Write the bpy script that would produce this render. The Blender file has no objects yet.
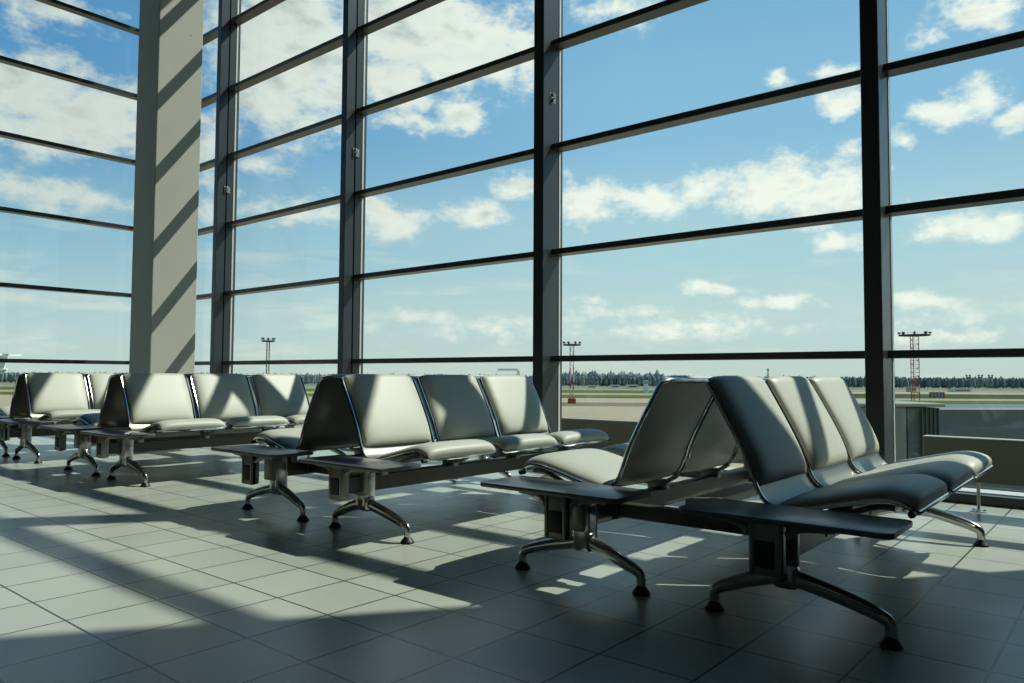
import bpy, bmesh, math, random
from mathutils import Vector, Matrix
random.seed(7)
S = bpy.context.scene
COL = S.collection
R = math.radians

# ------------------------------------------------------------------ camera
F_PX = 752.286
YAW, PIT, ROLL = -0.6957, 0.046, 0.0058
CAM = Vector((2.4404, -0.6941, 0.8133))
fw = Vector((math.sin(YAW)*math.cos(PIT), math.cos(YAW)*math.cos(PIT), math.sin(PIT)))
rt = Vector((math.cos(YAW), -math.sin(YAW), 0))
up = rt.cross(fw)
c_, s_ = math.cos(ROLL), math.sin(ROLL)
RT = c_*rt + s_*up
UP = -s_*rt + c_*up
FH = Vector((math.sin(YAW), math.cos(YAW), 0))      # level direction straight ahead
RH = Vector((math.cos(YAW), -math.sin(YAW), 0))

def ray(x, y):
    return fw + RT*((x-512)/F_PX) + UP*((341.5-y)/F_PX)

GZ = -7.2                                            # level of the airfield below the hall

def on_ground(x, y):
    d = ray(x, y)
    return CAM + d*((GZ-CAM.z)/d.z)

def at_depth(x, dep, z=GZ):
    """a point of the airfield: dep metres ahead, sideways as seen at column x"""
    p = CAM + FH*dep + RH*(dep*(x-512)/F_PX)
    return Vector((p.x, p.y, z))

def z_at(y, dep):
    return CAM.z + (374.6-y)/F_PX*dep*1.002

cam_d = bpy.data.cameras.new('camera')
cam_d.sensor_width = 36; cam_d.sensor_fit = 'HORIZONTAL'
cam_d.lens = F_PX*36/1024
cam_d.clip_end = 5000; cam_d.clip_start = 0.05
cam = bpy.data.objects.new('camera', cam_d); COL.objects.link(cam)
m = Matrix((RT, UP, -fw)).transposed().to_4x4(); m.translation = CAM
cam.matrix_world = m
S.camera = cam

# ------------------------------------------------------------------ materials
def s2l(c):
    return tuple(((v/255)/12.92 if v/255 <= .04045 else ((v/255+.055)/1.055)**2.4) for v in c) + (1,)

def mat(name, col, rough=.5, metal=0, noise=0, nscale=8, bump=0, bscale=60, spec=.5, coat=0):
    m = bpy.data.materials.new(name); m.use_nodes = True
    nt = m.node_tree; b = nt.nodes['Principled BSDF']
    b.inputs['Roughness'].default_value = rough; b.inputs['Metallic'].default_value = metal
    b.inputs['Specular IOR Level'].default_value = spec
    b.inputs['Coat Weight'].default_value = coat
    col = col if len(col) == 4 else tuple(col)+(1,)
    b.inputs['Base Color'].default_value = col
    tc = nt.nodes.new('ShaderNodeTexCoord')
    n = nt.nodes.new('ShaderNodeTexNoise'); n.inputs['Scale'].default_value = nscale; n.inputs['Detail'].default_value = 5
    nt.links.new(tc.outputs['Object'], n.inputs['Vector'])
    if noise:
        r = nt.nodes.new('ShaderNodeMix'); r.data_type = 'RGBA'
        r.inputs[6].default_value = tuple(v*(1-noise) for v in col[:3])+(1,)
        r.inputs[7].default_value = tuple(min(1, v*(1+noise)) for v in col[:3])+(1,)
        nt.links.new(n.outputs['Fac'], r.inputs[0]); nt.links.new(r.outputs[2], b.inputs['Base Color'])
    if bump:
        n2 = nt.nodes.new('ShaderNodeTexNoise'); n2.inputs['Scale'].default_value = bscale; n2.inputs['Detail'].default_value = 3
        nt.links.new(tc.outputs['Object'], n2.inputs['Vector'])
        bp = nt.nodes.new('ShaderNodeBump'); bp.inputs['Strength'].default_value = bump; bp.inputs['Distance'].default_value = .002
        nt.links.new(n2.outputs['Fac'], bp.inputs['Height']); nt.links.new(bp.outputs[0], b.inputs['Normal'])
    return m

M = {}
M['chrome'] = mat('polished_chrome', (.62, .64, .62), .14, 1, .06, 20)
M['cast'] = mat('polished_cast_aluminium', (.56, .58, .55), .22, 1, .08, 15)
M['beam'] = mat('dark_grey_painted_beam', (.075, .078, .068), .35, .3, .08, 6)
M['bracket'] = mat('grey_cast_bracket', (.26, .27, .245), .36, .45, .1, 9)
M['black'] = mat('black_rubber', (.012, .012, .013), .5, 0, .1, 30)
M['leather'] = mat('grey_green_leather', (.475, .505, .425), .48, 0, .05, 5, .25, 260, .45)
M['table'] = mat('dark_laminate_table', (.085, .098, .102), .32, 0, .1, 14, .03, 200, .8)
M['frame'] = mat('dark_grey_window_frame', (.040, .049, .053), .32, .25, .12, 3)
M['gasket'] = mat('pale_window_gasket', (.55, .58, .55), .5, 0, .05, 3)
M['tray'] = mat('pale_metal_tray', (.50, .51, .48), .4, .6, .05, 6)
M['steel'] = mat('brushed_steel', (.5, .5, .48), .3, 1, .08, 10)
M['casing'] = mat('olive_grey_painted_casing', (.235, .245, .195), .45, 0, .04, 2)
M['casing_top'] = mat('pale_grey_casing_top', (.50, .52, .48), .4, 0, .04, 2)
M['plaster'] = mat('grey_plaster', (.11, .115, .11), .8, 0, .05, 2)
M['plaster_light'] = mat('light_grey_plaster', (.36, .37, .34), .8, 0, .05, 2)  # unseen back wall only, made paler to bounce light onto the bench legs
M['ceil'] = mat('grey_ceiling', (.10, .10, .10), .8, 0, .05, 2)

def perforated():
    m = bpy.data.materials.new('perforated_steel_sheet'); m.use_nodes = True
    nt = m.node_tree; N = nt.nodes; b = N['Principled BSDF']
    b.inputs['Metallic'].default_value = .85; b.inputs['Roughness'].default_value = .36
    tc = N.new('ShaderNodeTexCoord')
    v = N.new('ShaderNodeTexVoronoi'); v.inputs['Scale'].default_value = 420; v.inputs['Randomness'].default_value = 0
    nt.links.new(tc.outputs['Object'], v.inputs['Vector'])
    r = N.new('ShaderNodeValToRGB')
    r.color_ramp.elements[0].position = .22; r.color_ramp.elements[0].color = (.15, .15, .13, 1)
    r.color_ramp.elements[1].position = .34; r.color_ramp.elements[1].color = (.21, .215, .185, 1)
    nt.links.new(v.outputs['Distance'], r.inputs[0]); nt.links.new(r.outputs[0], b.inputs['Base Color'])
    return m
M['sheet'] = perforated()

def floor_mat():
    m = bpy.data.materials.new('grey_green_floor_tiles'); m.use_nodes = True
    nt = m.node_tree; N = nt.nodes; L = nt.links; b = N['Principled BSDF']
    tc = N.new('ShaderNodeTexCoord')
    sc = N.new('ShaderNodeVectorMath'); sc.operation = 'SCALE'; sc.inputs['Scale'].default_value = 1/.3
    L.new(tc.outputs['Object'], sc.inputs[0])
    fr = N.new('ShaderNodeVectorMath'); fr.operation = 'FRACTION'; L.new(sc.outputs[0], fr.inputs[0])
    sp = N.new('ShaderNodeSeparateXYZ'); L.new(fr.outputs[0], sp.inputs[0])
    def edge(sock, w):
        a = N.new('ShaderNodeMath'); a.operation = 'SUBTRACT'; L.new(sock, a.inputs[0]); a.inputs[1].default_value = .5
        c = N.new('ShaderNodeMath'); c.operation = 'ABSOLUTE'; L.new(a.outputs[0], c.inputs[0])
        d = N.new('ShaderNodeMath'); d.operation = 'GREATER_THAN'; L.new(c.outputs[0], d.inputs[0]); d.inputs[1].default_value = .5-w
        return d.outputs[0]
    mx = N.new('ShaderNodeMath'); mx.operation = 'MAXIMUM'
    L.new(edge(sp.outputs['X'], .014), mx.inputs[0]); L.new(edge(sp.outputs['Y'], .0125), mx.inputs[1])
    fl = N.new('ShaderNodeVectorMath'); fl.operation = 'FLOOR'; L.new(sc.outputs[0], fl.inputs[0])
    wn = N.new('ShaderNodeTexWhiteNoise'); wn.noise_dimensions = '2D'; L.new(fl.outputs[0], wn.inputs['Vector'])
    ns = N.new('ShaderNodeTexNoise'); ns.inputs['Scale'].default_value = 3.5; ns.inputs['Detail'].default_value = 6
    L.new(tc.outputs['Object'], ns.inputs['Vector'])
    ad = N.new('ShaderNodeMath'); ad.operation = 'ADD'; L.new(wn.outputs['Value'], ad.inputs[0]); L.new(ns.outputs['Fac'], ad.inputs[1])
    hf = N.new('ShaderNodeMath'); hf.operation = 'MULTIPLY'; L.new(ad.outputs[0], hf.inputs[0]); hf.inputs[1].default_value = .5
    cr = N.new('ShaderNodeValToRGB')
    cr.color_ramp.elements[0].position = .2; cr.color_ramp.elements[0].color = (.375, .418, .350, 1)
    cr.color_ramp.elements[1].position = .8; cr.color_ramp.elements[1].color = (.445, .485, .415, 1)
    L.new(hf.outputs[0], cr.inputs[0])
    mix = N.new('ShaderNodeMix'); mix.data_type = 'RGBA'
    L.new(mx.outputs[0], mix.inputs[0]); L.new(cr.outputs[0], mix.inputs[6]); mix.inputs[7].default_value = (.020, .024, .022, 1)
    L.new(mix.outputs[2], b.inputs['Base Color'])
    rr = N.new('ShaderNodeMapRange'); rr.inputs[3].default_value = .24; rr.inputs[4].default_value = .38
    L.new(ns.outputs['Fac'], rr.inputs[0]); L.new(rr.outputs[0], b.inputs['Roughness'])
    b.inputs['Specular IOR Level'].default_value = .75
    bp = N.new('ShaderNodeBump'); bp.inputs['Strength'].default_value = .5; bp.inputs['Distance'].default_value = .002; bp.invert = True
    L.new(mx.outputs[0], bp.inputs['Height']); L.new(bp.outputs[0], b.inputs['Normal'])
    return m
M['floor'] = floor_mat()

def glass_mat():
    m = bpy.data.materials.new('window_glass'); m.use_nodes = True
    nt = m.node_tree; N = nt.nodes; L = nt.links
    N.remove(N['Principled BSDF'])
    t = N.new('ShaderNodeBsdfTransparent'); t.inputs[0].default_value = (.965, .985, .975, 1)
    g = N.new('ShaderNodeBsdfGlossy'); g.inputs['Roughness'].default_value = 0.0; g.inputs[0].default_value = (.8, .85, .85, 1)
    lw = N.new('ShaderNodeLayerWeight'); lw.inputs[0].default_value = .5
    pw = N.new('ShaderNodeMath'); pw.operation = 'POWER'; L.new(lw.outputs['Facing'], pw.inputs[0]); pw.inputs[1].default_value = 5
    f = N.new('ShaderNodeMath'); f.operation = 'MULTIPLY_ADD'; L.new(pw.outputs[0], f.inputs[0]); f.inputs[1].default_value = .80; f.inputs[2].default_value = .025
    mx = N.new('ShaderNodeMixShader'); L.new(f.outputs[0], mx.inputs[0]); L.new(t.outputs[0], mx.inputs[1]); L.new(g.outputs[0], mx.inputs[2])
    L.new(mx.outputs[0], N['Material Output'].inputs[0])
    return m
M['glass'] = glass_mat()

def concrete():
    m = mat('concrete_column', (.375, .39, .335), .75, 0, .06, 2.5, .3, 40)
    nt = m.node_tree; N = nt.nodes; L = nt.links; b = N['Principled BSDF']
    v = N.new('ShaderNodeTexVoronoi'); v.inputs['Scale'].default_value = 2.3
    tc = N.new('ShaderNodeTexCoord'); L.new(tc.outputs['Object'], v.inputs['Vector'])
    lt = N.new('ShaderNodeMath'); lt.operation = 'LESS_THAN'; lt.inputs[1].default_value = .035; L.new(v.outputs['Distance'], lt.inputs[0])
    mx = N.new('ShaderNodeMix'); mx.data_type = 'RGBA'
    src = b.inputs['Base Color'].links[0].from_socket
    L.new(src, mx.inputs[6]); mx.inputs[7].default_value = (.2, .2, .18, 1); L.new(lt.outputs[0], mx.inputs[0])
    L.new(mx.outputs[2], b.inputs['Base Color'])
    return m
M['concrete'] = concrete()

# ------------------------------------------------------------------ mesh helpers
def finish(name, bm, m, parent=None, smooth=False, loc=None):
    bmesh.ops.recalc_face_normals(bm, faces=bm.faces)
    me = bpy.data.meshes.new(name); bm.to_mesh(me); bm.free()
    if smooth:
        for p in me.polygons: p.use_smooth = True
        try: me.set_sharp_from_angle(angle=R(40))
        except Exception: pass
    ms = m if isinstance(m, (list, tuple)) else [m]
    for q in ms: me.materials.append(q)
    o = bpy.data.objects.new(name, me); COL.objects.link(o)
    if parent: o.parent = parent
    if loc: o.location = loc
    return o

def box(bm, x0, x1, y0, y1, z0, z1, bevel=0, seg=2, mi=0):
    t = bmesh.new()
    v = [t.verts.new((x, y, z)) for x in (x0, x1) for y in (y0, y1) for z in (z0, z1)]
    for f in ((0,1,3,2),(4,6,7,5),(0,4,5,1),(2,3,7,6),(0,2,6,4),(1,5,7,3)):
        t.faces.new([v[i] for i in f])
    bmesh.ops.recalc_face_normals(t, faces=t.faces)
    if bevel: bmesh.ops.bevel(t, geom=t.edges[:]+t.verts[:], offset=bevel, segments=seg, profile=.5, affect='EDGES')
    merge(bm, t, mi)

def merge(bm, t, mi=0):
    vm = {v: bm.verts.new(v.co) for v in t.verts}
    for f in t.faces:
        try:
            nf = bm.faces.new([vm[v] for v in f.verts]); nf.material_index = mi
        except ValueError: pass
    t.free()

def smooth_path(P, n=6):
    P = [Vector(p) for p in P]; out = []
    for i in range(len(P)-1):
        a = P[max(i-1, 0)]; b = P[i]; c = P[i+1]; d = P[min(i+2, len(P)-1)]
        for k in range(n):
            t = k/n
            out.append(.5*((2*b)+(c-a)*t+(2*a-5*b+4*c-d)*t*t+(3*b-a-3*c+d)*t**3))
    out.append(P[-1]); return out

def tube(bm, P, r, n=8, closed=False, ry=None, mi=0, upv=(0, 0, 1)):
    """swept round bar; r a number or a list; ry scales the radius across"""
    P = [Vector(p) for p in P]; K = len(P)
    rs = r if isinstance(r, (list, tuple)) else [r]*K
    rings = []; prev = None
    for i in range(K):
        if closed: d = P[(i+1) % K]-P[i-1]
        else: d = P[min(i+1, K-1)]-P[max(i-1, 0)]
        d.normalize()
        if prev is None:
            u = Vector(upv)
            if abs(u.dot(d)) > .95: u = Vector((1, 0, 0))
            a = (u-d*u.dot(d)).normalized()
        else:
            a = (prev-d*prev.dot(d)).normalized()
        prev = a; b = d.cross(a)
        q = ry if ry else 1
        rings.append([bm.verts.new(P[i]+a*(math.cos(2*math.pi*k/n)*rs[i])+b*(math.sin(2*math.pi*k/n)*rs[i]*q)) for k in range(n)])
    for i in range(K if closed else K-1):
        A = rings[i]; B = rings[(i+1) % K]
        if closed and i == K-1:      # match twist
            best = min(range(n), key=lambda s: (A[0].co-B[s].co).length)
            B = B[best:]+B[:best]
        for k in range(n):
            f = bm.faces.new((A[k], A[(k+1) % n], B[(k+1) % n], B[k])); f.material_index = mi
    if not closed:
        for q in (rings[0], rings[-1]):
            f = bm.faces.new(q); f.material_index = mi

def lathe(bm, prof, c=(0, 0, 0), n=16, mi=0):
    rings = [[bm.verts.new((c[0]+r*math.cos(2*math.pi*k/n), c[1]+r*math.sin(2*math.pi*k/n), c[2]+z)) for k in range(n)] for r, z in prof]
    for A, B in zip(rings, rings[1:]):
        for k in range(n):
            f = bm.faces.new((A[k], A[(k+1) % n], B[(k+1) % n], B[k])); f.material_index = mi
    for q in (rings[0], rings[-1]):
        f = bm.faces.new(q); f.material_index = mi

def prism(bm, poly, z0, z1, bevel=0, mi=0):
    t = bmesh.new()
    a = [t.verts.new((x, y, z0)) for x, y in poly]; b = [t.verts.new((x, y, z1)) for x, y in poly]
    n = len(poly); t.faces.new(a[::-1]); t.faces.new(b)
    for i in range(n): t.faces.new((a[i], a[(i+1) % n], b[(i+1) % n], b[i]))
    bmesh.ops.recalc_face_normals(t, faces=t.faces)
    if bevel:
        es = [e for e in t.edges if abs(e.verts[0].co.z-e.verts[1].co.z) < 1e-6]
        bmesh.ops.bevel(t, geom=es, offset=bevel, segments=2, profile=.5, affect='EDGES')
    merge(bm, t, mi)

def tag(o, label=None, cat=None, group=None, kind=None):
    if label: o['label'] = label
    if cat: o['category'] = cat
    if group: o['group'] = group
    if kind: o['kind'] = kind
    return o

def empty(name, loc=(0, 0, 0)):
    o = bpy.data.objects.new(name, None); COL.objects.link(o); o.location = loc
    o.empty_display_size = .1
    return o

# ------------------------------------------------------------------ the hall
XL, XR, YB, YF, ZC = -9.4, 9.0, -8.0, 5.0, 8.25
YG = 5.29                                            # glass plane of the main facade
def struct(o): o['kind'] = 'structure'; return o

bm = bmesh.new(); box(bm, XL-.1, XR, YB, YG+.1, -.35, 0); struct(finish('floor', bm, M['floor']))
bm = bmesh.new(); box(bm, XL-.2, XR+.2, YB-.2, YG+.5, ZC, ZC+.4); struct(finish('ceiling', bm, M['ceil']))
bm = bmesh.new(); box(bm, XL-.2, XR+.2, YB-.3, YB, -.35, ZC); struct(finish('wall_back', bm, M['plaster_light']))
bm = bmesh.new(); box(bm, XR, XR+.3, YB, YG+.2, -.35, ZC); struct(finish('wall_right', bm, M['plaster']))
bm = bmesh.new(); box(bm, 3.73, XR, YF, YG+.05, 0, ZC); struct(finish('wall_front', bm, M['plaster']))
bm = bmesh.new(); box(bm, XL-.25, XL, YB, 1.25, 0, ZC); struct(finish('wall_left', bm, M['plaster']))  # unseen; brought forward over the side glazing to keep light off the column

ZT = [.985+1.04*k for k in range(8)]                  # heights of the transoms
TH = .055
def frame_box(name, parent, *a, mt='frame'):
    bm = bmesh.new(); box(bm, *a, bevel=.003, seg=1); return finish(name, bm, M[mt], parent)

def mullion(x, parent):
    bm = bmesh.new()
    w = .050 if x < -3 else .060
    if x < -3:
        box(bm, x-w, x+w, YF, YF+.135, 0, ZC, .004, 1)
        box(bm, x-w+.015, x+w-.015, YF+.13, YF+.155, 0, ZC)
        box(bm, x-w, x+w, YF+.15, YG+.03, 0, ZC, .004, 1)
    else:
        box(bm, x-w, x+w, YF, YG+.03, 0, ZC, .004, 1)
    o = finish('mullion', bm, M['frame'], parent)
    g = bmesh.new()
    for s in (-1, 1): box(g, x+s*(w+.002)-.003, x+s*(w+.002)+.003, YG-.035, YG-.012, .08, ZC)
    finish('gasket', g, M['gasket'], o)
    return o

MX = [-8.10, -5.045, -1.995, 1.003, 3.68]
def clip(x, z, parent):
    bm = bmesh.new()
    box(bm, x+.05, x+.062, YF+.10, YF+.20, z-.05, z+.05, .003, 1)
    box(bm, x+.06, x+.085, YF+.125, YF+.15, z-.045, z-.01, .003, 1)
    box(bm, x+.06, x+.085, YF+.125, YF+.15, z+.012, z+.045, .003, 1)
    tube(bm, [(x+.075, YF+.137, z-.03), (x+.095, YF+.137, z), (x+.075, YF+.137, z+.03)], .006, 6)
    finish('blind_clip', bm, M['bracket'], parent)

spans = [(XL+.02, MX[0])]+list(zip(MX, MX[1:]))
for i, (a, b) in enumerate(spans):
    w = struct(empty('window_%d' % (i+1), ((a+b)/2, YG, 0)))
    w.location = (0, 0, 0)
    mo = mullion(b, w)
    if i < 4: clip(b, [3.59, 3.58, 3.55, 4.42][i], mo)
    x0, x1 = a+.05, b-.05
    for z in ZT[:-1]+[]:
        frame_box('transom', w, x0, x1, YF+.14, YG, z-TH/2, z+TH/2)
    bm = bmesh.new()
    box(bm, x0, x1, YF, YG+.05, 0, .062, .003, 1)
    sill = finish('sill', bm, M['frame'], w)
    bm = bmesh.new(); box(bm, x0, x1, YF+.10, YG-.01, .062, .068)
    finish('sill_trim', bm, M['gasket'], sill)
    bm = bmesh.new()
    zs = [.062]+ZT[:-1]+[ZC]
    for z0, z1 in zip(zs, zs[1:]):
        box(bm, x0, x1, YG-.022, YG-.010, z0+.02, z1-.02)
    finish('glass_panes', bm, M['glass'], w)
# corner post
bm = bmesh.new(); box(bm, XL-.06, XL+.10, YF+.05, YG+.06, 0, ZC, .004, 1); struct(finish('trim_1', bm, M['frame']))
# the side facade, at right angles
ys = [5.12, 1.3]
for i, (b, a) in enumerate(zip(ys, ys[1:])):
    w = struct(empty('window_%d' % (6+i)))
    bm = bmesh.new()
    box(bm, XL-.29, XL-.155, a-.05, a+.05, 0, ZC, .004, 1)
    box(bm, XL-.16, XL, a-.05, a+.05, 0, ZC, .004, 1)
    finish('mullion', bm, M['frame'], w)
    y0, y1 = a+.05, b-.05
    for z in ZT[:-1]:
        frame_box('transom', w, XL-.20, XL-.06, y0, y1, z-TH/2, z+TH/2)
    frame_box('sill', w, XL-.22, XL, y0, y1, 0, .062)
    bm = bmesh.new()
    for z0, z1 in zip(zs, zs[1:]): box(bm, XL-.20, XL-.19, y0, y1, z0+.02, z1-.02)
    finish('glass_panes', bm, M['glass'], w)

# concrete column
bm = bmesh.new(); box(bm, -8.62, -7.97, 4.04, 4.68, 0, ZC, .012, 2)
struct(finish('column', bm, M['concrete']))

# ------------------------------------------------------------------ benches
SW = .545                                             # seat width
PROF = [(-.352, .803), (-.338, .796), (-.318, .765), (-.270, .680), (-.224, .595), (-.188, .520), (-.162, .450),
        (-.140, .402), (-.104, .372), (-.040, .366), (.040, .380), (.130, .403), (.215, .423), (.270, .430), (.315, .420), (.345, .397)]
SP = smooth_path([(u, 0, z) for u, z in PROF], 4)
def arc(P):
    L = [0]
    for a, b in zip(P, P[1:]): L.append(L[-1]+(b-a).length)
    return L
AL = arc(SP)
def at_s(s):
    s = max(0, min(AL[-1], s))
    for i in range(len(AL)-1):
        if s <= AL[i+1]:
            t = (s-AL[i])/(AL[i+1]-AL[i]+1e-9); p = SP[i].lerp(SP[i+1], t); d = (SP[i+1]-SP[i]).normalized()
            return p, Vector((-d.z, 0, d.x)) if False else Vector((-d.z, 0, d.x))
def normal(s):
    a, _ = at_s(s-.01); b, _ = at_s(s+.01); d = (b-a).normalized()
    n = Vector((-d.z, 0, d.x))
    return n
TOT = AL[-1]

def sheet_mesh(s0, s1, off, thick, w, ns=44, nt=10):
    bm = bmesh.new(); top = []; bot = []
    for i in range(ns+1):
        s = s0+(s1-s0)*i/ns; p, _ = at_s(s); n = normal(s); ra = []; rb = []
        for k in range(nt+1):
            y = (k/nt-.5)*w
            cam_ = .006*(1-(2*k/nt-1)**2)
            q = p-n*cam_
            ra.append(bm.verts.new(Vector((q.x, y, q.z))+n*off)); rb.append(bm.verts.new(Vector((q.x, y, q.z))+n*(off-thick)))
        top.append(ra); bot.append(rb)
    skin(bm, top, bot)
    return bm
def skin(bm, top, bot):
    I = len(top)-1; K = len(top[0])-1
    for i in range(I):
        for k in range(K):
            bm.faces.new((top[i][k], top[i+1][k], top[i+1][k+1], top[i][k+1]))
            bm.faces.new((bot[i][k], bot[i][k+1], bot[i+1][k+1], bot[i+1][k]))
    for i in range(I):
        bm.faces.new((top[i][0], bot[i][0], bot[i+1][0], top[i+1][0]))
        bm.faces.new((top[i][K], top[i+1][K], bot[i+1][K], bot[i][K]))
    for k in range(K):
        bm.faces.new((top[0][k], top[0][k+1], bot[0][k+1], bot[0][k]))
        bm.faces.new((top[I][k], bot[I][k], bot[I][k+1], top[I][k+1]))

def pad_mesh(s0, s1, T, w, e0, e1, ns=36, nt=22):
    """upholstered pad lying on the sheet between s0 and s1; e0, e1 = lengths over which its ends round off"""
    bm = bmesh.new(); top = []; bot = []
    for i in range(ns+1):
        q = .5-.5*math.cos(math.pi*i/ns); s = s0+(s1-s0)*q
        p, _ = at_s(s); n = normal(s); ra = []; rb = []
        a = min(1, (s-s0)/e0); b = min(1, (s1-s)/e1)
        es = math.sqrt(max(0, 1-(1-a)**2))*math.sqrt(max(0, 1-(1-b)**2))
        for k in range(nt+1):
            v = math.sin(math.pi*(k/nt-.5))
            et = math.sqrt(max(0, 1-abs(v)**7))
            y = v*w/2*(1-.02*(1-es))
            th = .004+T*es*et*(1+.12*(1-v*v))
            ra.append(bm.verts.new(Vector((p.x, y, p.z))+n*th)); rb.append(bm.verts.new(Vector((p.x, y, p.z))+n*.0015))
        top.append(ra); bot.append(rb)
    skin(bm, top, bot)
    return bm

def make_seat(parent):
    sh = finish('seat', sheet_mesh(.012, TOT-.012, 0, .004, SW-.022), M['sheet'], parent, True)
    # closed chrome tube frame round the sheet
    path = []
    side = [at_s(TOT*i/46)[0] for i in range(47)]
    h = SW/2-.008
    for i, p in enumerate(side):
        d0 = i/46*TOT; d1 = TOT-d0; k = 0
        if d0 < .036: k = .036-math.sqrt(max(0, .036**2-(.036-d0)**2))
        if d1 < .028: k = .028-math.sqrt(max(0, .028**2-(.028-d1)**2))
        path.append(Vector((p.x, -h+k, p.z)))
    back = [Vector((p.x, -p.y, p.z)) for p in reversed(path)]
    bm = bmesh.new(); tube(bm, path+back, .0085, 8, closed=True, upv=(0, 1, 0))
    finish('tube_frame', bm, M['chrome'], sh, True)
    finish('back_pad', pad_mesh(.004, .425, .030, SW-.050, .030, .05), M['leather'], sh, True)
    finish('seat_pad', pad_mesh(.520, TOT-.006, .036, SW-.030, .12, .030), M['leather'], sh, True)
    for sy in (-1, 1):
        bm = bmesh.new()
        p = at_s(TOT-.004)[0]
        tube(bm, [(p.x-.006, sy*(SW/2-.016), p.z-.004), (p.x-.006, sy*(SW/2+.012), p.z-.004)], .011, 8)
        finish('end_cap', bm, M['black'], sh, True)
    return sh

def make_leg_frame(parent):
    # one polished casting: upright, hub and two splayed arms; u = 0 is the middle between the feet
    o = -.030
    bm = bmesh.new()
    box(bm, o-.034, o+.034, -.034, .034, .13, .365, .008, 2)
    for sx in (-1, 1):
        tube(bm, [(o+sx*.026, -.036, .15), (o+sx*.026, -.036, .36)], .009, 8)
    box(bm, o-.040, o+.040, -.026, .026, .118, .200, .016, 3)
    for sx in (-1, 1):
        K = Vector((sx*.276, 0, .090))
        P = [Vector((o+sx*.010, 0, .163)), Vector((o+sx*.04, 0, .153)), Vector((o+(sx*.284-o)*.5, 0, .126)),
             Vector((sx*.222, 0, .099)), Vector((sx*.258, 0, .085)), Vector((sx*.277, 0, .074)), Vector((sx*.284, 0, .055)), Vector((sx*.284, 0, .026))]
        P = smooth_path(P, 4)
        n = len(P); rs = []
        for i in range(n):
            t = i/(n-1); rs.append(.030-.012*min(1, t*1.2))
        tube(bm, P, rs, 12, ry=.82, upv=(0, 0, 1))
        # raised rib on the camera-side of the arm
        tube(bm, [p+Vector((0, -.014, .004)) for p in P[3:17]], .009, 6)
    o_ = finish('leg_frame', bm, M['cast'], parent, True)
    bm = bmesh.new(); tube(bm, [(o-.004, -.040, .16), (o-.004, -.030, .16)], .018, 10); box(bm, o-.012, o+.012, -.041, -.030, .2, .33, .003, 1)
    finish('cover_strip', bm, M['beam'], o_, True)
    for sx in (-1, 1):
        bm = bmesh.new()
        lathe(bm, [(.034, 0), (.034, .006), (.030, .011), (.017, .028), (.013, .036)], (sx*.284, 0, 0))
        finish('foot', bm, M['black'], o_, True)
    return o_

def rounded(x0, x1, y0, y1, r, bow=0):
    P = []
    for cx, cy, a0 in ((x1-r, y1-r, 0), (x0+r, y1-r, 90), (x0+r, y0+r, 180), (x1-r, y0+r, 270)):
        for k in range(6):
            a = R(a0+k*18); P.append((cx+r*math.cos(a), cy+r*math.sin(a)))
    return P

def make_table(parent):
    bm = bmesh.new(); prism(bm, rounded(-.315, .345, -.143, .135, .030), .364, .382, .004)
    t = finish('end_table', bm, M['table'], parent, True)
    bm = bmesh.new()
    o = -.028
    # hanging end plate at the free end of the beam and its cantilever arms under the top
    box(bm, o-.050, o+.050, -.108, -.076, .196, .366, .008, 2)
    box(bm, o-.040, o+.052, .030, .056, .205, .366, .006, 2)
    for sx in (-1, 1):
        box(bm, o+sx*.042-.008, o+sx*.042+.008, -.113, -.060, .20, .36, .005, 2)
    tube(bm, smooth_path([(o-.20, -.07, .358), (o-.10, -.08, .350), (o-.06, -.09, .325)], 4), .012, 8)
    tube(bm, smooth_path([(o+.20, -.07, .358), (o+.10, -.08, .350), (o+.06, -.09, .325)], 4), .012, 8)
    box(bm, o-.16, o+.17, -.09, .10, .352, .365, .003, 1)
    br = finish('table_bracket', bm, M['bracket'], t, True)
    for a, b in ((o-.032, o+.030),):
        bm = bmesh.new(); box(bm, a, b, -.114, -.104, .222, .305, .004, 2)
        finish('socket_cover', bm, M['black'], t, True)
    return t

def make_support(parent):
    bm = bmesh.new()
    tube(bm, smooth_path([(-.128, 0, .372), (-.100, 0, .352), (-.03, 0, .322), (.06, 0, .333), (.15, 0, .375), (.235, 0, .405), (.285, 0, .404)], 5), .010, 8, ry=1.5)
    box(bm, -.075, .020, -.022, .022, .295, .345, .008, 2)
    return finish('seat_support', bm, M['bracket'], parent, True)

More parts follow.
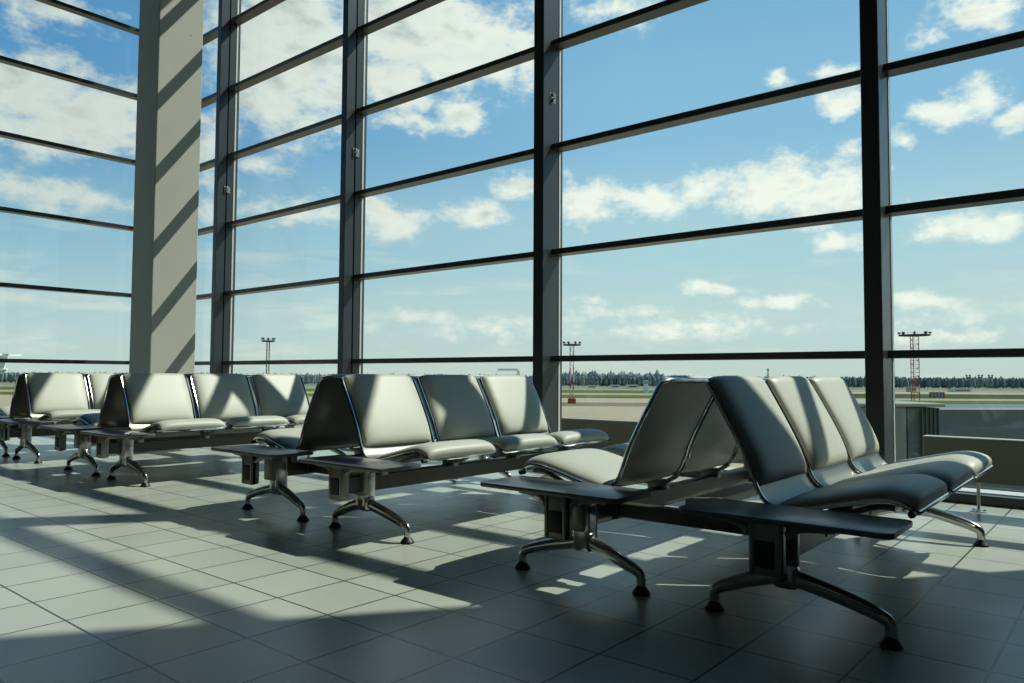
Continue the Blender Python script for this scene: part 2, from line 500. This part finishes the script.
SEP = .43
def make_unit():
    root = empty('back_to_back_bench')
    for side in (1, -1):
        a = 0 if side > 0 else math.pi
        def put(o, y, x=0):
            o.location = (side*SEP, y, 0); o.rotation_euler = (0, 0, a); return o
        for k in range(3):
            put(make_seat(root), -.591+k*.565)
        for y in (-.92, .872): put(make_leg_frame(root), y)
        for y in (-.838, -.309, .256, .815): put(make_support(root), y)
        bm = bmesh.new(); box(bm, -.060, .002, -1.06, .95, .222, .304, .005, 2)
        for yy in (-.60, .0, .60):
            for zz in (.245, .28): tube(bm, [(.000, yy, zz), (.006, yy, zz)], .006, 8)
        put(finish('beam', bm, M['beam'], root), 0)
        t = make_table(root); put(t, -1.01)
        # for the mirrored side the table is turned, so its free end must face the same way
        if side < 0:
            for ch in (t,)+tuple(t.children):
                if ch is t: continue
            for ch in t.children: ch.scale = (1, -1, 1)
    bm = bmesh.new(); box(bm, -.095, .005, -.66, .70, .300, .326, .004, 2); box(bm, -.085, -.005, -.65, .69, .288, .302)
    finish('cable_tray', bm, M['tray'], root)
    for y in (-.70, .74):
        bm = bmesh.new(); box(bm, -SEP+.06, SEP-.06, y-.03, y+.03, .232, .290, .004, 1)
        for sx in (-1, 1): box(bm, sx*(SEP-.06)-.012, sx*(SEP-.06)+.012, y-.045, y+.045, .224, .30, .003, 1)
        finish('crossbeam', bm, M['beam'], root)
    return root

def copy_tree(o, parent=None):
    c = o.copy(); COL.objects.link(c); c.parent = parent
    for ch in list(o.children): copy_tree(ch, c)
    return c

proto = make_unit()
UN = [(1.118, 2.742, R(.5), 'nearest back-to-back bench of metal beam seats, beside the white box casing at the right'),
      (-1.030, 2.742, 0, 'back-to-back row of grey-green padded airport seats, second from the right, striped by sun'),
      (-3.825, 2.742, 0, 'back-to-back airport bench standing in front of the concrete column'),
      (-5.955, 2.742, 0, 'farthest back-to-back airport bench, cut off by the left edge of the picture')]
UN[0] = UN[0][:3]+('nearest and largest back-to-back airport bench, its dark end tables in the right foreground',)
for i, (x, y, rz, lb) in enumerate(UN):
    o = proto if i == 0 else copy_tree(proto)
    o.location = (x, y, 0); o.rotation_euler = (0, 0, rz)
    tag(o, lb, 'bench', 'back-to-back airport benches along the glass wall')

# ------------------------------------------------------------------ low casings in front of the glass
def casing(x0, x1, posts, label):
    r = empty('convector_casing', ((x0+x1)/2, 4.71, 0)); ox = (x0+x1)/2
    bm = bmesh.new(); box(bm, x0-ox, x1-ox, -.06, .06, .182, .444, .004, 1)
    finish('casing_body', bm, M['casing'], r)
    bm = bmesh.new(); box(bm, x0-ox-.004, x1-ox+.004, -.066, .066, .444, .452, .002, 1)
    finish('top_plate', bm, M['casing_top'], r)
    for p in posts:
        bm = bmesh.new(); tube(bm, [(p-ox, 0, .005), (p-ox, 0, .19)], .010, 10)
        ps = finish('post', bm, M['steel'], r, True)
        bm = bmesh.new(); lathe(bm, [(.045, 0), (.045, .006), (.018, .012)], (p-ox, 0, 0))
        for k in range(3):
            a = k*2.1+.5; lathe(bm, [(.009, .005), (.009, .016)], (p-ox+.033*math.cos(a), .033*math.sin(a), 0), 6)
        finish('base_flange', bm, M['steel'], ps, True)
    tag(r, label, 'radiator casing', 'low casings in front of the glass wall')
casing(1.375, 3.9, [1.66, 3.5], 'low olive-grey box casing on a steel post, right of the nearest bench')
casing(-1.455, .88, [-1.15, .5], 'low olive-grey box casing behind the two nearer benches, between the middle window posts')

# ------------------------------------------------------------------ outside
def plain(name, rgb, rough=.9, noise=.1, ns=.05):
    return mat(name, s2l(rgb), rough, 0, noise, ns, spec=.08)
M['apron'] = plain('pale_concrete_apron', (160, 150, 124), .85, .12, .06)
M['dark_apron'] = plain('worn_dark_concrete', (112, 106, 90), .85, .1, .06)
M['grass'] = plain('airfield_grass', (84, 92, 46), 1, .25, .05)
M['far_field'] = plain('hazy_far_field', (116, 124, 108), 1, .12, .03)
M['dark_grass'] = plain('dark_grass', (58, 72, 44), 1, .2, .05)
M['dry'] = plain('dry_grass', (146, 146, 112), 1, .12, .05)
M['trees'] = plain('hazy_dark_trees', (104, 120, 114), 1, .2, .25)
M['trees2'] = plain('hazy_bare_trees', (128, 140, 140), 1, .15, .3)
M['white'] = plain('white_paint', (226, 230, 222), .5, .05)
M['red'] = plain('faded_red_paint', (176, 82, 62), .6, .08, .5)
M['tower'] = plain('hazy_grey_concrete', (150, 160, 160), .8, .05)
M['bridge'] = plain('grey_gangway_cladding', (128, 140, 138), .5, .05, .6)
M['bridge_dark'] = plain('dark_gangway_cladding', (98, 112, 114), .5, .06, .6)
M['bridge_roof'] = plain('pale_gangway_roof', (150, 158, 146), .6, .06, .6)
M['lamp'] = plain('dark_lamp_metal', (60, 66, 62), .6, .05)
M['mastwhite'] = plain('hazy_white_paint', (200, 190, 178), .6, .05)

bm = bmesh.new(); box(bm, -2600, 2600, -400, 2600, GZ-.5, GZ); tag(struct(finish('apron', bm, M['apron'])), None)

def strip(name, y0, y1, x0, x1, m, dz):
    """a band on the airfield lying square to the window view, between two distances"""
    d0 = (CAM.z-GZ)*F_PX/(y0-374.6); d1 = (CAM.z-GZ)*F_PX/(y1-374.6)
    a = at_depth(x0, d1); b = at_depth(x1, d1); c = at_depth(x1, d0); d = at_depth(x0, d0)
    bm = bmesh.new(); prism(bm, [(p.x, p.y) for p in (a, b, c, d)], GZ, GZ+dz)
    return struct(finish(name, bm, m))
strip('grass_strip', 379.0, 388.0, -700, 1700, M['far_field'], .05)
strip('grass_strip', 387.0, 387.8, -700, 1700, M['dry'], .10)
strip('grass_strip', 388.3, 391.2, -700, 800, M['grass'], .08)
strip('grass_strip', 390.3, 394.8, 800, 1700, M['dark_grass'], .08)
strip('grass_strip', 394.8, 396.8, 800, 1700, M['dry'], .09)
strip('grass_strip', 391.2, 393.2, -700, 800, M['dry'], .09)
strip('grass_strip', 393.2, 396.0, -700, 800, M['grass'], .07)
strip('grass_strip', 396.8, 402.5, 880, 1700, M['grass'], .07)
strip('taxiway', 400.5, 404.0, 430, 780, M['dark_apron'], .03)

# tree line: one long uneven bank of crowns
def tree_bank(x0, x1, dep, ytop, var, m, name, step=3.2):
    bm = bmesh.new(); random.seed(int(x0)+int(dep))
    x = x0
    while x < x1:
        h = (388-ytop)*(1+random.uniform(-var, var))
        r = dep/F_PX*step*random.uniform(.8, 1.5)
        p = at_depth(x, dep+random.uniform(-12, 12)); top = GZ+h/F_PX*dep
        t = bmesh.new(); bmesh.ops.create_icosphere(t, subdivisions=1, radius=1)
        for v in t.verts:
            k = random.uniform(.82, 1.18)
            v.co = Vector((p.x+v.co.x*r*k, p.y+v.co.y*r*k, (GZ+top)/2+v.co.z*(top-GZ)/2*1.05*k))
        merge(bm, t); x += step*random.uniform(.7, 1.1)
    return tag(finish(name, bm, m), kind='stuff')
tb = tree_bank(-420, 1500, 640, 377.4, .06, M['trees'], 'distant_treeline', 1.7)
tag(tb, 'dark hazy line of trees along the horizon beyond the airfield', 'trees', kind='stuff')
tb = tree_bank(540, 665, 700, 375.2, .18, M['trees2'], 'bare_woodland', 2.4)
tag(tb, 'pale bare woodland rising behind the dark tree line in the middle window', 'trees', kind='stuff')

def tree(px, dep, ytop, wpx, label):
    random.seed(int(px*7)); s = dep/F_PX
    r = empty('distant_tree', at_depth(px, dep)); H = z_at(ytop, dep)-GZ
    bm = bmesh.new(); tube(bm, [(0, 0, 0), (0, 0, H*.8)], [s*.5, s*.25], 6)
    for k in range(5):
        a = random.uniform(0, 6.28); tube(bm, [(0, 0, H*(.55+.05*k)), (math.cos(a)*wpx*s*.4, math.sin(a)*wpx*s*.4, H*(.75+.04*k))], s*.2, 5)
    finish('trunk', bm, M['trees'], r)
    bm = bmesh.new()
    for k in range(9):
        t = bmesh.new(); bmesh.ops.create_icosphere(t, subdivisions=1, radius=1)
        cx, cy = random.uniform(-.3, .3)*wpx*s, random.uniform(-.3, .3)*wpx*s; cz = H*random.uniform(.62, .9); rr = wpx*s*random.uniform(.16, .3)
        for v in t.verts: v.co = Vector((cx, cy, cz))+v.co*rr*random.uniform(.8, 1.2)
        merge(bm, t)
    finish('crown', bm, M['trees2'], r)
    tag(r, label, 'tree', 'tall trees above the woodland')
for px, yt, w, lb in ((600.5, 373.5, 3, 'small bare tree farthest left of those rising over the woodland in the middle window'),
                      (607.5, 371.3, 5, 'wide bare tree rising highest over the woodland, left of centre in the middle window'),
                      (619, 371.8, 4.5, 'bare tree over the woodland above the left white shed'),
                      (629.5, 371.6, 6, 'broad bare tree over the woodland above the long white shed'),
                      (639, 371.8, 4.5, 'bare tree over the woodland just left of the white control hut'),
                      (654, 373, 4, 'bare tree right of the white hut, peeping over the near bench')):
    tree(px, 600, yt, w, lb)

def shed(px0, px1, ytop, ybot, m, label, dep=None, name='airfield_shed', cat='building'):
    dep = dep or (CAM.z-GZ)*F_PX/(ybot-374.6); s = dep/F_PX
    c = at_depth((px0+px1)/2, dep); r = empty(name, c); r.rotation_euler = (0, 0, -YAW)
    w = (px1-px0)*s; h = z_at(ytop, dep)-GZ
    bm = bmesh.new(); box(bm, -w/2, w/2, 0, w*.4+2, 0, h*.85); finish('wall', bm, m, r)
    bm = bmesh.new(); box(bm, -w/2-.3, w/2+.3, -.4, w*.4+2.3, h*.85, h); finish('roof', bm, M['tower'], r)
    bm = bmesh.new(); box(bm, -w*.4, w*.4, -.08, .05, h*.35, h*.6); finish('window_band', bm, M['lamp'], r)
    tag(r, label, cat)
shed(588, 596.5, 383.2, 386.2, M['white'], 'small white shed by the red and white mast in the middle window')
shed(612, 619, 382.4, 386, M['white'], 'small white shed at the wood edge between the other two')
shed(628, 638, 382.2, 386, M['white'], 'long white shed at the wood edge, left of the white hut')
shed(953.5, 971, 384.4, 387.8, M['white'], 'long low white building beyond the grass in the right window')
shed(909, 916, 382.6, 388.2, plain('tan_wall', (190, 165, 140)), 'small tan hut beside the mast in the right window')

# white control hut on a stalk
dep = 370; s = dep/F_PX; r = empty('control_tower', at_depth(646, dep)); r.rotation_euler = (0, 0, -YAW)
bm = bmesh.new(); box(bm, -1.0, 1.0, -1, 1, 0, 6.3); finish('shaft', bm, M['white'], r)
bm = bmesh.new(); box(bm, -1.5, 1.5, -1.5, 1.5, 4.6, 6.0); finish('cabin', bm, M['tower'], r)
tag(r, 'small white control tower at the wood edge, left of the near bench back', 'tower')

# hazy tower blocks far right
dep = 1500; s = dep/F_PX
r = empty('tower_block', at_depth(1001, dep)); r.rotation_euler = (0, 0, -YAW)
bm = bmesh.new(); box(bm, -1.2*s, 1.2*s, 0, 2*s, 0, z_at(373.2, dep)-GZ); box(bm, -.5*s, .5*s, 0, s, 0, z_at(371.8, dep)-GZ); finish('block', bm, M['tower'], r)
tag(r, 'hazy grey high-rise on the horizon at the far right', 'building')

def mast(px, dep, ytop, ybase, wpx, label, coloured=True, name='floodlight_mast', legs=3, ndet=4):
    s = dep/F_PX; b = at_depth(px, dep); r = empty(name, b); r.rotation_euler = (0, 0, -YAW)
    H = z_at(ytop, dep)-GZ; w = wpx*s; lw = max(.10, .5*s)
    g = w*.14
    pts = [(-g, 0), (g*.1, g*.9), (g, 0)][:legs] if legs == 3 else [(-g*.7, 0), (g*.7, 0)]
    nb = 8
    for q, (x, y) in enumerate(pts):
        bm = bmesh.new()
        for k in range(nb):
            tube(bm, [(x, y, H*k/nb), (x, y, H*(k+1)/nb)], lw, 6, mi=(k % 2) if coloured else 0)
        finish('mast_leg', bm, [M['red'], M['mastwhite']] if coloured else [M['lamp']], r)
    bm = bmesh.new()
    for k in range(1, nb*2):
        z = H*k/(nb*2)
        if legs == 3: tube(bm, [(pts[0][0], 0, z), (pts[-1][0], 0, z)], lw*.5, 4)
        a, c = (pts[0], pts[-1]) if k % 2 else (pts[-1], pts[0])
        tube(bm, [(a[0], a[1], z), (c[0], c[1], z+H/(nb*2))], lw*.35, 4)
    finish('bracing', bm, M['red'] if coloured else M['lamp'], r)
    bm = bmesh.new(); lathe(bm, [(w*.48, H), (w*.5, H+.5*s), (w*.5, H+1.3*s), (w*.44, H+1.3*s)], n=20)
    pl = finish('platform', bm, M['lamp'], r)
    bm = bmesh.new(); bmr = bm
    for k in range(10):
        a = k*.628; tube(bm, [(w*.47*math.cos(a), w*.47*math.sin(a), H+1.2*s), (w*.47*math.cos(a), w*.47*math.sin(a), H+2.9*s)], .12*s, 4)
    tube(bm, [(w*.47*math.cos(k*.2618), w*.47*math.sin(k*.2618), H+2.6*s) for k in range(24)], .12*s, 4, closed=True)
    finish('railing', bm, M['mastwhite'], pl)
    for k in range(ndet*2):
        a = k*math.pi/ndet+.3
        x, y = w*.46*math.cos(a), w*.46*math.sin(a)
        bm = bmesh.new(); tube(bm, [(x, y, H+1.2*s), (x, y, H+2.6*s)], .18*s, 5)
        tube(bm, [(x*.92, y*.92, H+3.4*s), (x*1.12, y*1.12, H+2.9*s)], [.55*s, 1.15*s], 8)
        finish('floodlight', bm, M['lamp'], r)
    if coloured and legs == 2:
        bm = bmesh.new(); box(bm, -g*1.5, g*1.5, -g, g*1.5, 0, H*.09); finish('base_block', bm, M['red'], r)
    tag(r, label, 'light mast', 'floodlight masts on the airfield')
mast(572, 223, 343.8, 402, 18, 'red and white floodlight mast on the apron, just right of the middle window post', legs=2)
mast(915, 273, 332.2, 397, 29, 'big red and white floodlight mast with a round platform, behind the gangway at the right')
mast(268, 300, 341.8, 400, 13, 'dark slender floodlight mast between the left window posts', False, legs=2)
for px, lb in ((968, 'tiny far floodlight mast on the horizon, left one of three at the right edge'),
               (980, 'tiny far floodlight mast on the horizon, middle one of three at the right edge'),
               (990.3, 'tiny far floodlight mast on the horizon, nearest to the hazy high-rise')):
    mast(px, 700, 374.2, 385, 4.2, lb, False, legs=2, ndet=2)

# chimney
dep = 600; r = empty('striped_chimney', at_depth(768, dep)); s = dep/F_PX; bm = bmesh.new()
H = z_at(365.5, dep)-GZ
for k in range(8): tube(bm, [(0, 0, H*k/8), (0, 0, H*(k+1)/8)], s*.75 if k > 5 else s*.6, 8, mi=k % 2)
finish('shaft', bm, [M['mastwhite'], M['lamp']], r); tag(r, 'thin dark banded chimney above the near bench backs', 'chimney')

# red and white barrier boards by the grass
dep = 305; s = dep/F_PX; r = empty('runway_barrier', at_depth(936.5, dep)); r.rotation_euler = (0, 0, -YAW)
for k in range(9):
    bm = bmesh.new(); x = (-7.5+k*15/9)*s; box(bm, x, x+15/9*s, -.15, .15, .4, 6.2*s)
    finish('board', bm, M['red'] if k % 2 == 0 else M['tower'], r)
bm = bmesh.new()
for k in range(4): box(bm, (-7+k*4.6)*s-.1, (-7+k*4.6)*s+.1, .15, .4, 0, 5*s)
finish('prop', bm, M['lamp'], r)
tag(r, 'red and pale striped barrier boards on the grass right of the big mast', 'barrier')

# parked airliner seen over the second bench
def airliner(px, dep, s0, label, rz):
    r = empty('airliner', at_depth(px, dep)); r.rotation_euler = (0, 0, -YAW+rz); s = s0
    bm = bmesh.new()
    tube(bm, [(-16*s, 0, 4.2*s), (-15*s, 0, 4*s), (-12*s, 0, 4*s), (8*s, 0, 4*s), (13*s, 0, 4.6*s), (17*s, 0, 5.4*s)], [.3*s, 1.2*s, 1.9*s, 1.9*s, 1.3*s, .3*s], 12)
    finish('fuselage', bm, M['white'], r, True)
    for sy in (-1, 1):
        bm = bmesh.new(); t = bmesh.new()
        P = [(-3*s, 0), (2*s, 0), (5*s, sy*9.5*s), (3.2*s, sy*9.5*s)]
        prism(bm, P, 3.2*s, 3.5*s); finish('wing', bm, M['white'], r)
        bm = bmesh.new(); tube(bm, [(-1.5*s, sy*5*s, 2.3*s), (1.8*s, sy*5*s, 2.3*s)], [.9*s, .7*s], 10); finish('engine', bm, M['tower'], r)
        bm = bmesh.new(); prism(bm, [(12*s, 0), (15.5*s, 0), (17.5*s, sy*5.5*s), (16*s, sy*5.5*s)], 9.3*s, 9.85*s); finish('tailplane', bm, M['white'], r)
    bm = bmesh.new(); P = [(11*s, 4.8*s), (16*s, 4.8*s), (17.6*s, 9.9*s), (14.6*s, 9.9*s)]
    a = [bm.verts.new((x, -.35*s, z)) for x, z in P]; b = [bm.verts.new((x, .35*s, z)) for x, z in P]
    bm.faces.new(a); bm.faces.new(b[::-1])
    for i in range(4): bm.faces.new((a[i], b[i], b[(i+1) % 4], a[(i+1) % 4]))
    finish('tail_fin', bm, M['white'], r)
    bm = bmesh.new()
    for x, y in ((-11, 0), (1, 2), (1, -2)): tube(bm, [(x*s, y*s, 0), (x*s, y*s, 3.4*s)], .25*s, 6); tube(bm, [(x*s, y*s-.3*s, .5*s), (x*s, y*s+.3*s, .5*s)], .5*s, 10)
    finish('landing_gear', bm, M['lamp'], r)
    tag(r, label, 'airplane')
airliner(519, 190, 1.02, 'white T-tailed airliner whose tail shows above the second bench', R(90))
airliner(-52, 400, 1.86, 'white airliner tail seen through the side window at the left edge', R(0))

# gangway outside the right window
GD = 11.5; gs = GD/F_PX
zt = z_at(402.5, GD)
def gx(px): return (px-512)*gs
r = empty('passenger_gangway', at_depth(907, GD)); r.rotation_euler = (0, 0, -YAW); g0 = gx(907)
hb = zt-GZ
bm = bmesh.new(); box(bm, gx(850)-g0, gx(906)-g0-.03, -.05, 1.9, hb-2.7, hb, .02, 1); finish('head_cabin', bm, M['bridge'], r)
n = 22; x1, x2 = gx(908)-g0, gx(938)-g0
bm = bmesh.new(); box(bm, x1, x2, .08, 1.8, hb-2.6, hb-.03)
for k in range(n):
    a = x1+(x2-x1)*k/n; w = (x2-x1)/n
    if k < 9: box(bm, a, a+w*.96, .04, 1.8, hb-2.6, hb-.02)
    else: box(bm, a, a+w*.6, .0 if k % 3 else -.03, 1.8, hb-2.6, hb-.02)
finish('bellows', bm, M['bridge_dark'], r)
bm = bmesh.new(); box(bm, 0, 15, .1, 1.7, hb-2.5, hb-.02, .03, 1)
tn = finish('tunnel', bm, M['bridge_dark'], r); tn.location = (x2, 0, 0); tn.rotation_euler = (0, 0, R(7))
bm = bmesh.new(); box(bm, gx(850)-g0-.05, x2+.05, -.10, 1.95, hb, hb+.05, .01, 1); finish('roof_edge', bm, M['bridge_roof'], r)
for xx in (-.5, x2+6, x2+13):
    bm = bmesh.new(); box(bm, xx-.2, xx+.2, .9 if xx < x2 else 1.4+.1*xx, 1.3 if xx < x2 else 1.8+.1*xx, 0, hb-2.45); finish('support_leg', bm, M['bridge_dark'], r)
tag(r, 'grey passenger gangway with ribbed bellows outside the right-hand window', 'gangway')

# ------------------------------------------------------------------ sky and sun
def px_ae(x, y):
    d = ray(x, y).normalized()
    return math.atan2(d.dot(RH), d.dot(FH)), math.asin(d.z)

W = bpy.data.worlds.new('sky'); S.world = W; W.use_nodes = True
nt = W.node_tree; N = nt.nodes; L = nt.links
bg = N['Background']
tc = N.new('ShaderNodeTexCoord')
def vm(op, a, b=None):
    n = N.new('ShaderNodeVectorMath'); n.operation = op
    for i, v in enumerate((a, b)):
        if v is None: continue
        if isinstance(v, bpy.types.NodeSocket): L.new(v, n.inputs[i])
        else: n.inputs[i].default_value = v
    return n
def ma(op, a, b=None, c=None, clamp=False):
    n = N.new('ShaderNodeMath'); n.operation = op; n.use_clamp = clamp
    for i, v in enumerate((a, b, c)):
        if v is None: continue
        if isinstance(v, bpy.types.NodeSocket): L.new(v, n.inputs[i])
        else: n.inputs[i].default_value = v
    return n.outputs[0]
D = vm('NORMALIZE', tc.outputs['Generated']).outputs[0]
dr = vm('DOT_PRODUCT', D, tuple(RH)).outputs['Value']; df = vm('DOT_PRODUCT', D, tuple(FH)).outputs['Value']
sep = N.new('ShaderNodeSeparateXYZ'); L.new(D, sep.inputs[0])
AZ = ma('ARCTAN2', dr, df); EL = ma('ARCSINE', sep.outputs['Z'])
cmb = N.new('ShaderNodeCombineXYZ'); L.new(AZ, cmb.inputs[0]); L.new(EL, cmb.inputs[1])
P = cmb.outputs[0]
# noise that flattens towards the horizon
def noise(scale, detail, sy=1.0, off=0, rough=.55):
    mp = vm('MULTIPLY', P, (1, sy, 1)); mp2 = vm('ADD', mp.outputs[0], (off, off*.7, off*.3))
    n = N.new('ShaderNodeTexNoise'); n.inputs['Scale'].default_value = scale; n.inputs['Detail'].default_value = detail
    n.inputs['Roughness'].default_value = rough; L.new(mp2.outputs[0], n.inputs['Vector']); return n.outputs['Fac']
n_big = noise(10, 10, 1.7, 3.1, .62); n_fine = noise(30, 12, 1.6, 7.7, .66)
# warp the direction a little so cloud outlines billow
wn = N.new('ShaderNodeTexNoise'); wn.inputs['Scale'].default_value = 14; wn.inputs['Detail'].default_value = 4; L.new(P, wn.inputs['Vector'])
wv = vm('SUBTRACT', wn.outputs['Color'], (.5, .5, .5)); ws = vm('MULTIPLY', wv.outputs[0], (.075, .045, 0)); PW = vm('ADD', P, ws.outputs[0]).outputs[0]
BL = [(62, 18, 46, 17, .8), (20, 85, 85, 42, 1.2), (95, 120, 95, 40, 1.2), (40, 130, 80, 26, 1.1), (25, 188, 80, 18, .9), (95, 200, 40, 10, .7), (-30, 100, 60, 50, 1),
      (18, 300, 40, 8, .6), (68, 300, 34, 5, .55), (30, 325, 50, 6, .4), (120, 310, 30, 5, .4),
      (285, 50, 78, 74, 1.6), (215, 150, 30, 45, .8), (330, 100, 30, 30, .8), (265, 160, 35, 12, .8), (205, 205, 20, 20, .6), (300, 213, 60, 12, .65),
      (420, 35, 85, 44, 1.7), (395, 80, 45, 28, 1.3), (470, 45, 60, 38, 1.35), (520, 50, 25, 30, .8),
      (458, 112, 36, 17, 1.0), (412, 120, 42, 10, .9), (392, 222, 34, 19, 1.1), (372, 205, 22, 14, .9), (480, 211, 32, 13, 1.1), (520, 188, 25, 12, .9),
      (590, 197, 38, 20, 1.1), (650, 200, 40, 17, 1.1), (700, 190, 40, 14, .95), (770, 190, 55, 28, 1.25), (825, 195, 50, 28, 1.15),
      (715, 290, 32, 6.5, .9), (780, 302, 42, 8, .85), (590, 300, 26, 5, .6), (620, 312, 40, 6, .5),
      (775, 81, 15, 8, .9), (840, 66, 20, 7, .8), (848, 100, 28, 14, 1.05), (900, 143, 14, 10, .8),
      (945, 112, 32, 14, 1.0), (985, 95, 32, 22, 1.05), (1016, 120, 24, 14, 1.0), (925, 38, 13, 8, .75),
      (980, 10, 60, 14, .75), (620, 8, 45, 13, .95), (978, 228, 52, 15, 1.15), (842, 238, 30, 9, .9), (930, 207, 18, 8, .5),
      (920, 299, 34, 7, .8), (975, 312, 60, 10, .6), (840, 155, 20, 10, .5), (480, 330, 70, 10, .5), (420, 318, 40, 6, .5), (700, 330, 100, 9, .45), (950, 335, 90, 8, .45)]
acc = None
for x, y, rx, ry, w in BL:
    a, e = px_ae(x, y); sc = math.cos(math.atan2(x-512, F_PX))**2
    ra = rx/F_PX*sc*1.22; re = ry/F_PX*math.sqrt(sc)*1.25
    d = vm('SUBTRACT', PW, (a, e, 0)); q = vm('MULTIPLY', d.outputs[0], (1/ra, 1/re, 0)); ln = vm('LENGTH', q.outputs[0]).outputs['Value']
    v = ma('MULTIPLY_ADD', ln, -w, w)
    acc = v if acc is None else ma('MAXIMUM', acc, v)
acc = ma('MAXIMUM', acc, -.9)
nz = ma('MULTIPLY_ADD', n_fine, 2.2, -1.15)
nb = ma('MULTIPLY_ADD', n_big, .9, -.44)
dens = ma('ADD', ma('ADD', acc, nz), nb)
mr = N.new('ShaderNodeMapRange'); mr.interpolation_type = 'SMOOTHSTEP'; mr.inputs[1].default_value = -.15; mr.inputs[2].default_value = .75
L.new(dens, mr.inputs[0]); mask = mr.outputs[0]
# thin streaks of cloud near the horizon
st = noise(7, 6, 6.0, 1.3, .6)
s1 = N.new('ShaderNodeMapRange'); s1.interpolation_type = 'SMOOTHSTEP'; s1.inputs[1].default_value = .50; s1.inputs[2].default_value = .72; L.new(st, s1.inputs[0])
hz = N.new('ShaderNodeMapRange'); hz.interpolation_type = 'SMOOTHSTEP'; hz.inputs[1].default_value = .26; hz.inputs[2].default_value = .03
hz.inputs[3].default_value = 0; hz.inputs[4].default_value = .75; L.new(EL, hz.inputs[0])
streak = ma('MULTIPLY', s1.outputs[0], hz.outputs[0])
# clear-sky colour by height, deeper towards the left
rp = N.new('ShaderNodeValToRGB'); rp.color_ramp.interpolation = 'EASE'
stops = [(0.0, (188, 204, 198)), (.06, (184, 208, 208)), (.14, (166, 202, 213)), (.27, (132, 182, 213)), (.45, (112, 165, 204)), (.75, (84, 138, 188)), (1.0, (66, 118, 172))]
e = rp.color_ramp.elements; e[0].position = 0; e[0].color = s2l(stops[0][1]); e[1].position = 1; e[1].color = s2l(stops[-1][1])
for p, c in stops[1:-1]:
    q = e.new(p); q.color = s2l(c)
L.new(ma('MULTIPLY', EL, 1/1.2), rp.inputs[0])
lf = N.new('ShaderNodeMapRange'); lf.inputs[1].default_value = .15; lf.inputs[2].default_value = -.55; lf.inputs[3].default_value = 0; lf.inputs[4].default_value = 1
L.new(AZ, lf.inputs[0])
lf2 = ma('MULTIPLY', lf.outputs[0], ma('MULTIPLY', EL, 3.6, clamp=True))
mxl = N.new('ShaderNodeMix'); mxl.data_type = 'RGBA'; mxl.blend_type = 'MULTIPLY'
L.new(lf2, mxl.inputs[0]); L.new(rp.outputs[0], mxl.inputs[6]); mxl.inputs[7].default_value = (.42, .60, .77, 1)
# cloud colour: bright edges, greyer thick middles and undersides
cc = N.new('ShaderNodeValToRGB'); cc.color_ramp.interpolation = 'EASE'
ce = cc.color_ramp.elements; ce[0].position = .10; ce[0].color = s2l((226, 234, 226)); ce[1].position = 1.0; ce[1].color = s2l((186, 197, 193))
q = ce.new(.45); q.color = s2l((236, 240, 230))
shade = noise(16, 5, 2.2, 5.5, .5)
L.new(ma('ADD', ma('MULTIPLY', dens, .26), ma('MULTIPLY_ADD', shade, 1.7, -.62)), cc.inputs[0])
gl = N.new('ShaderNodeMix'); gl.data_type = 'RGBA'; gl.blend_type = 'MULTIPLY'
L.new(lf.outputs[0], gl.inputs[0]); L.new(cc.outputs[0], gl.inputs[6]); gl.inputs[7].default_value = (.70, .74, .77, 1)
m1 = N.new('ShaderNodeMix'); m1.data_type = 'RGBA'; L.new(streak, m1.inputs[0]); L.new(mxl.outputs[2], m1.inputs[6]); m1.inputs[7].default_value = s2l((208, 218, 210))
m2 = N.new('ShaderNodeMix'); m2.data_type = 'RGBA'; L.new(mask, m2.inputs[0]); L.new(m1.outputs[2], m2.inputs[6]); L.new(gl.outputs[2], m2.inputs[7])
L.new(m2.outputs[2], bg.inputs['Color']); bg.inputs['Strength'].default_value = 1.17

sun_d = bpy.data.lights.new('sun', 'SUN'); sun_d.energy = 5.2; sun_d.angle = R(.55); sun_d.color = (1, .965, .87)
sun = bpy.data.objects.new('sun', sun_d); COL.objects.link(sun)
sd = Vector((.75, 1, 1.36)).normalized()
sun.rotation_euler = sd.to_track_quat('Z', 'Y').to_euler(); sun.location = (10, 12, 16)

vs = S.view_settings
S.display_settings.display_device = 'sRGB'
vs.view_transform = 'Standard'; vs.look = 'None'; vs.exposure = 0; vs.gamma = 1; vs.use_curve_mapping = False
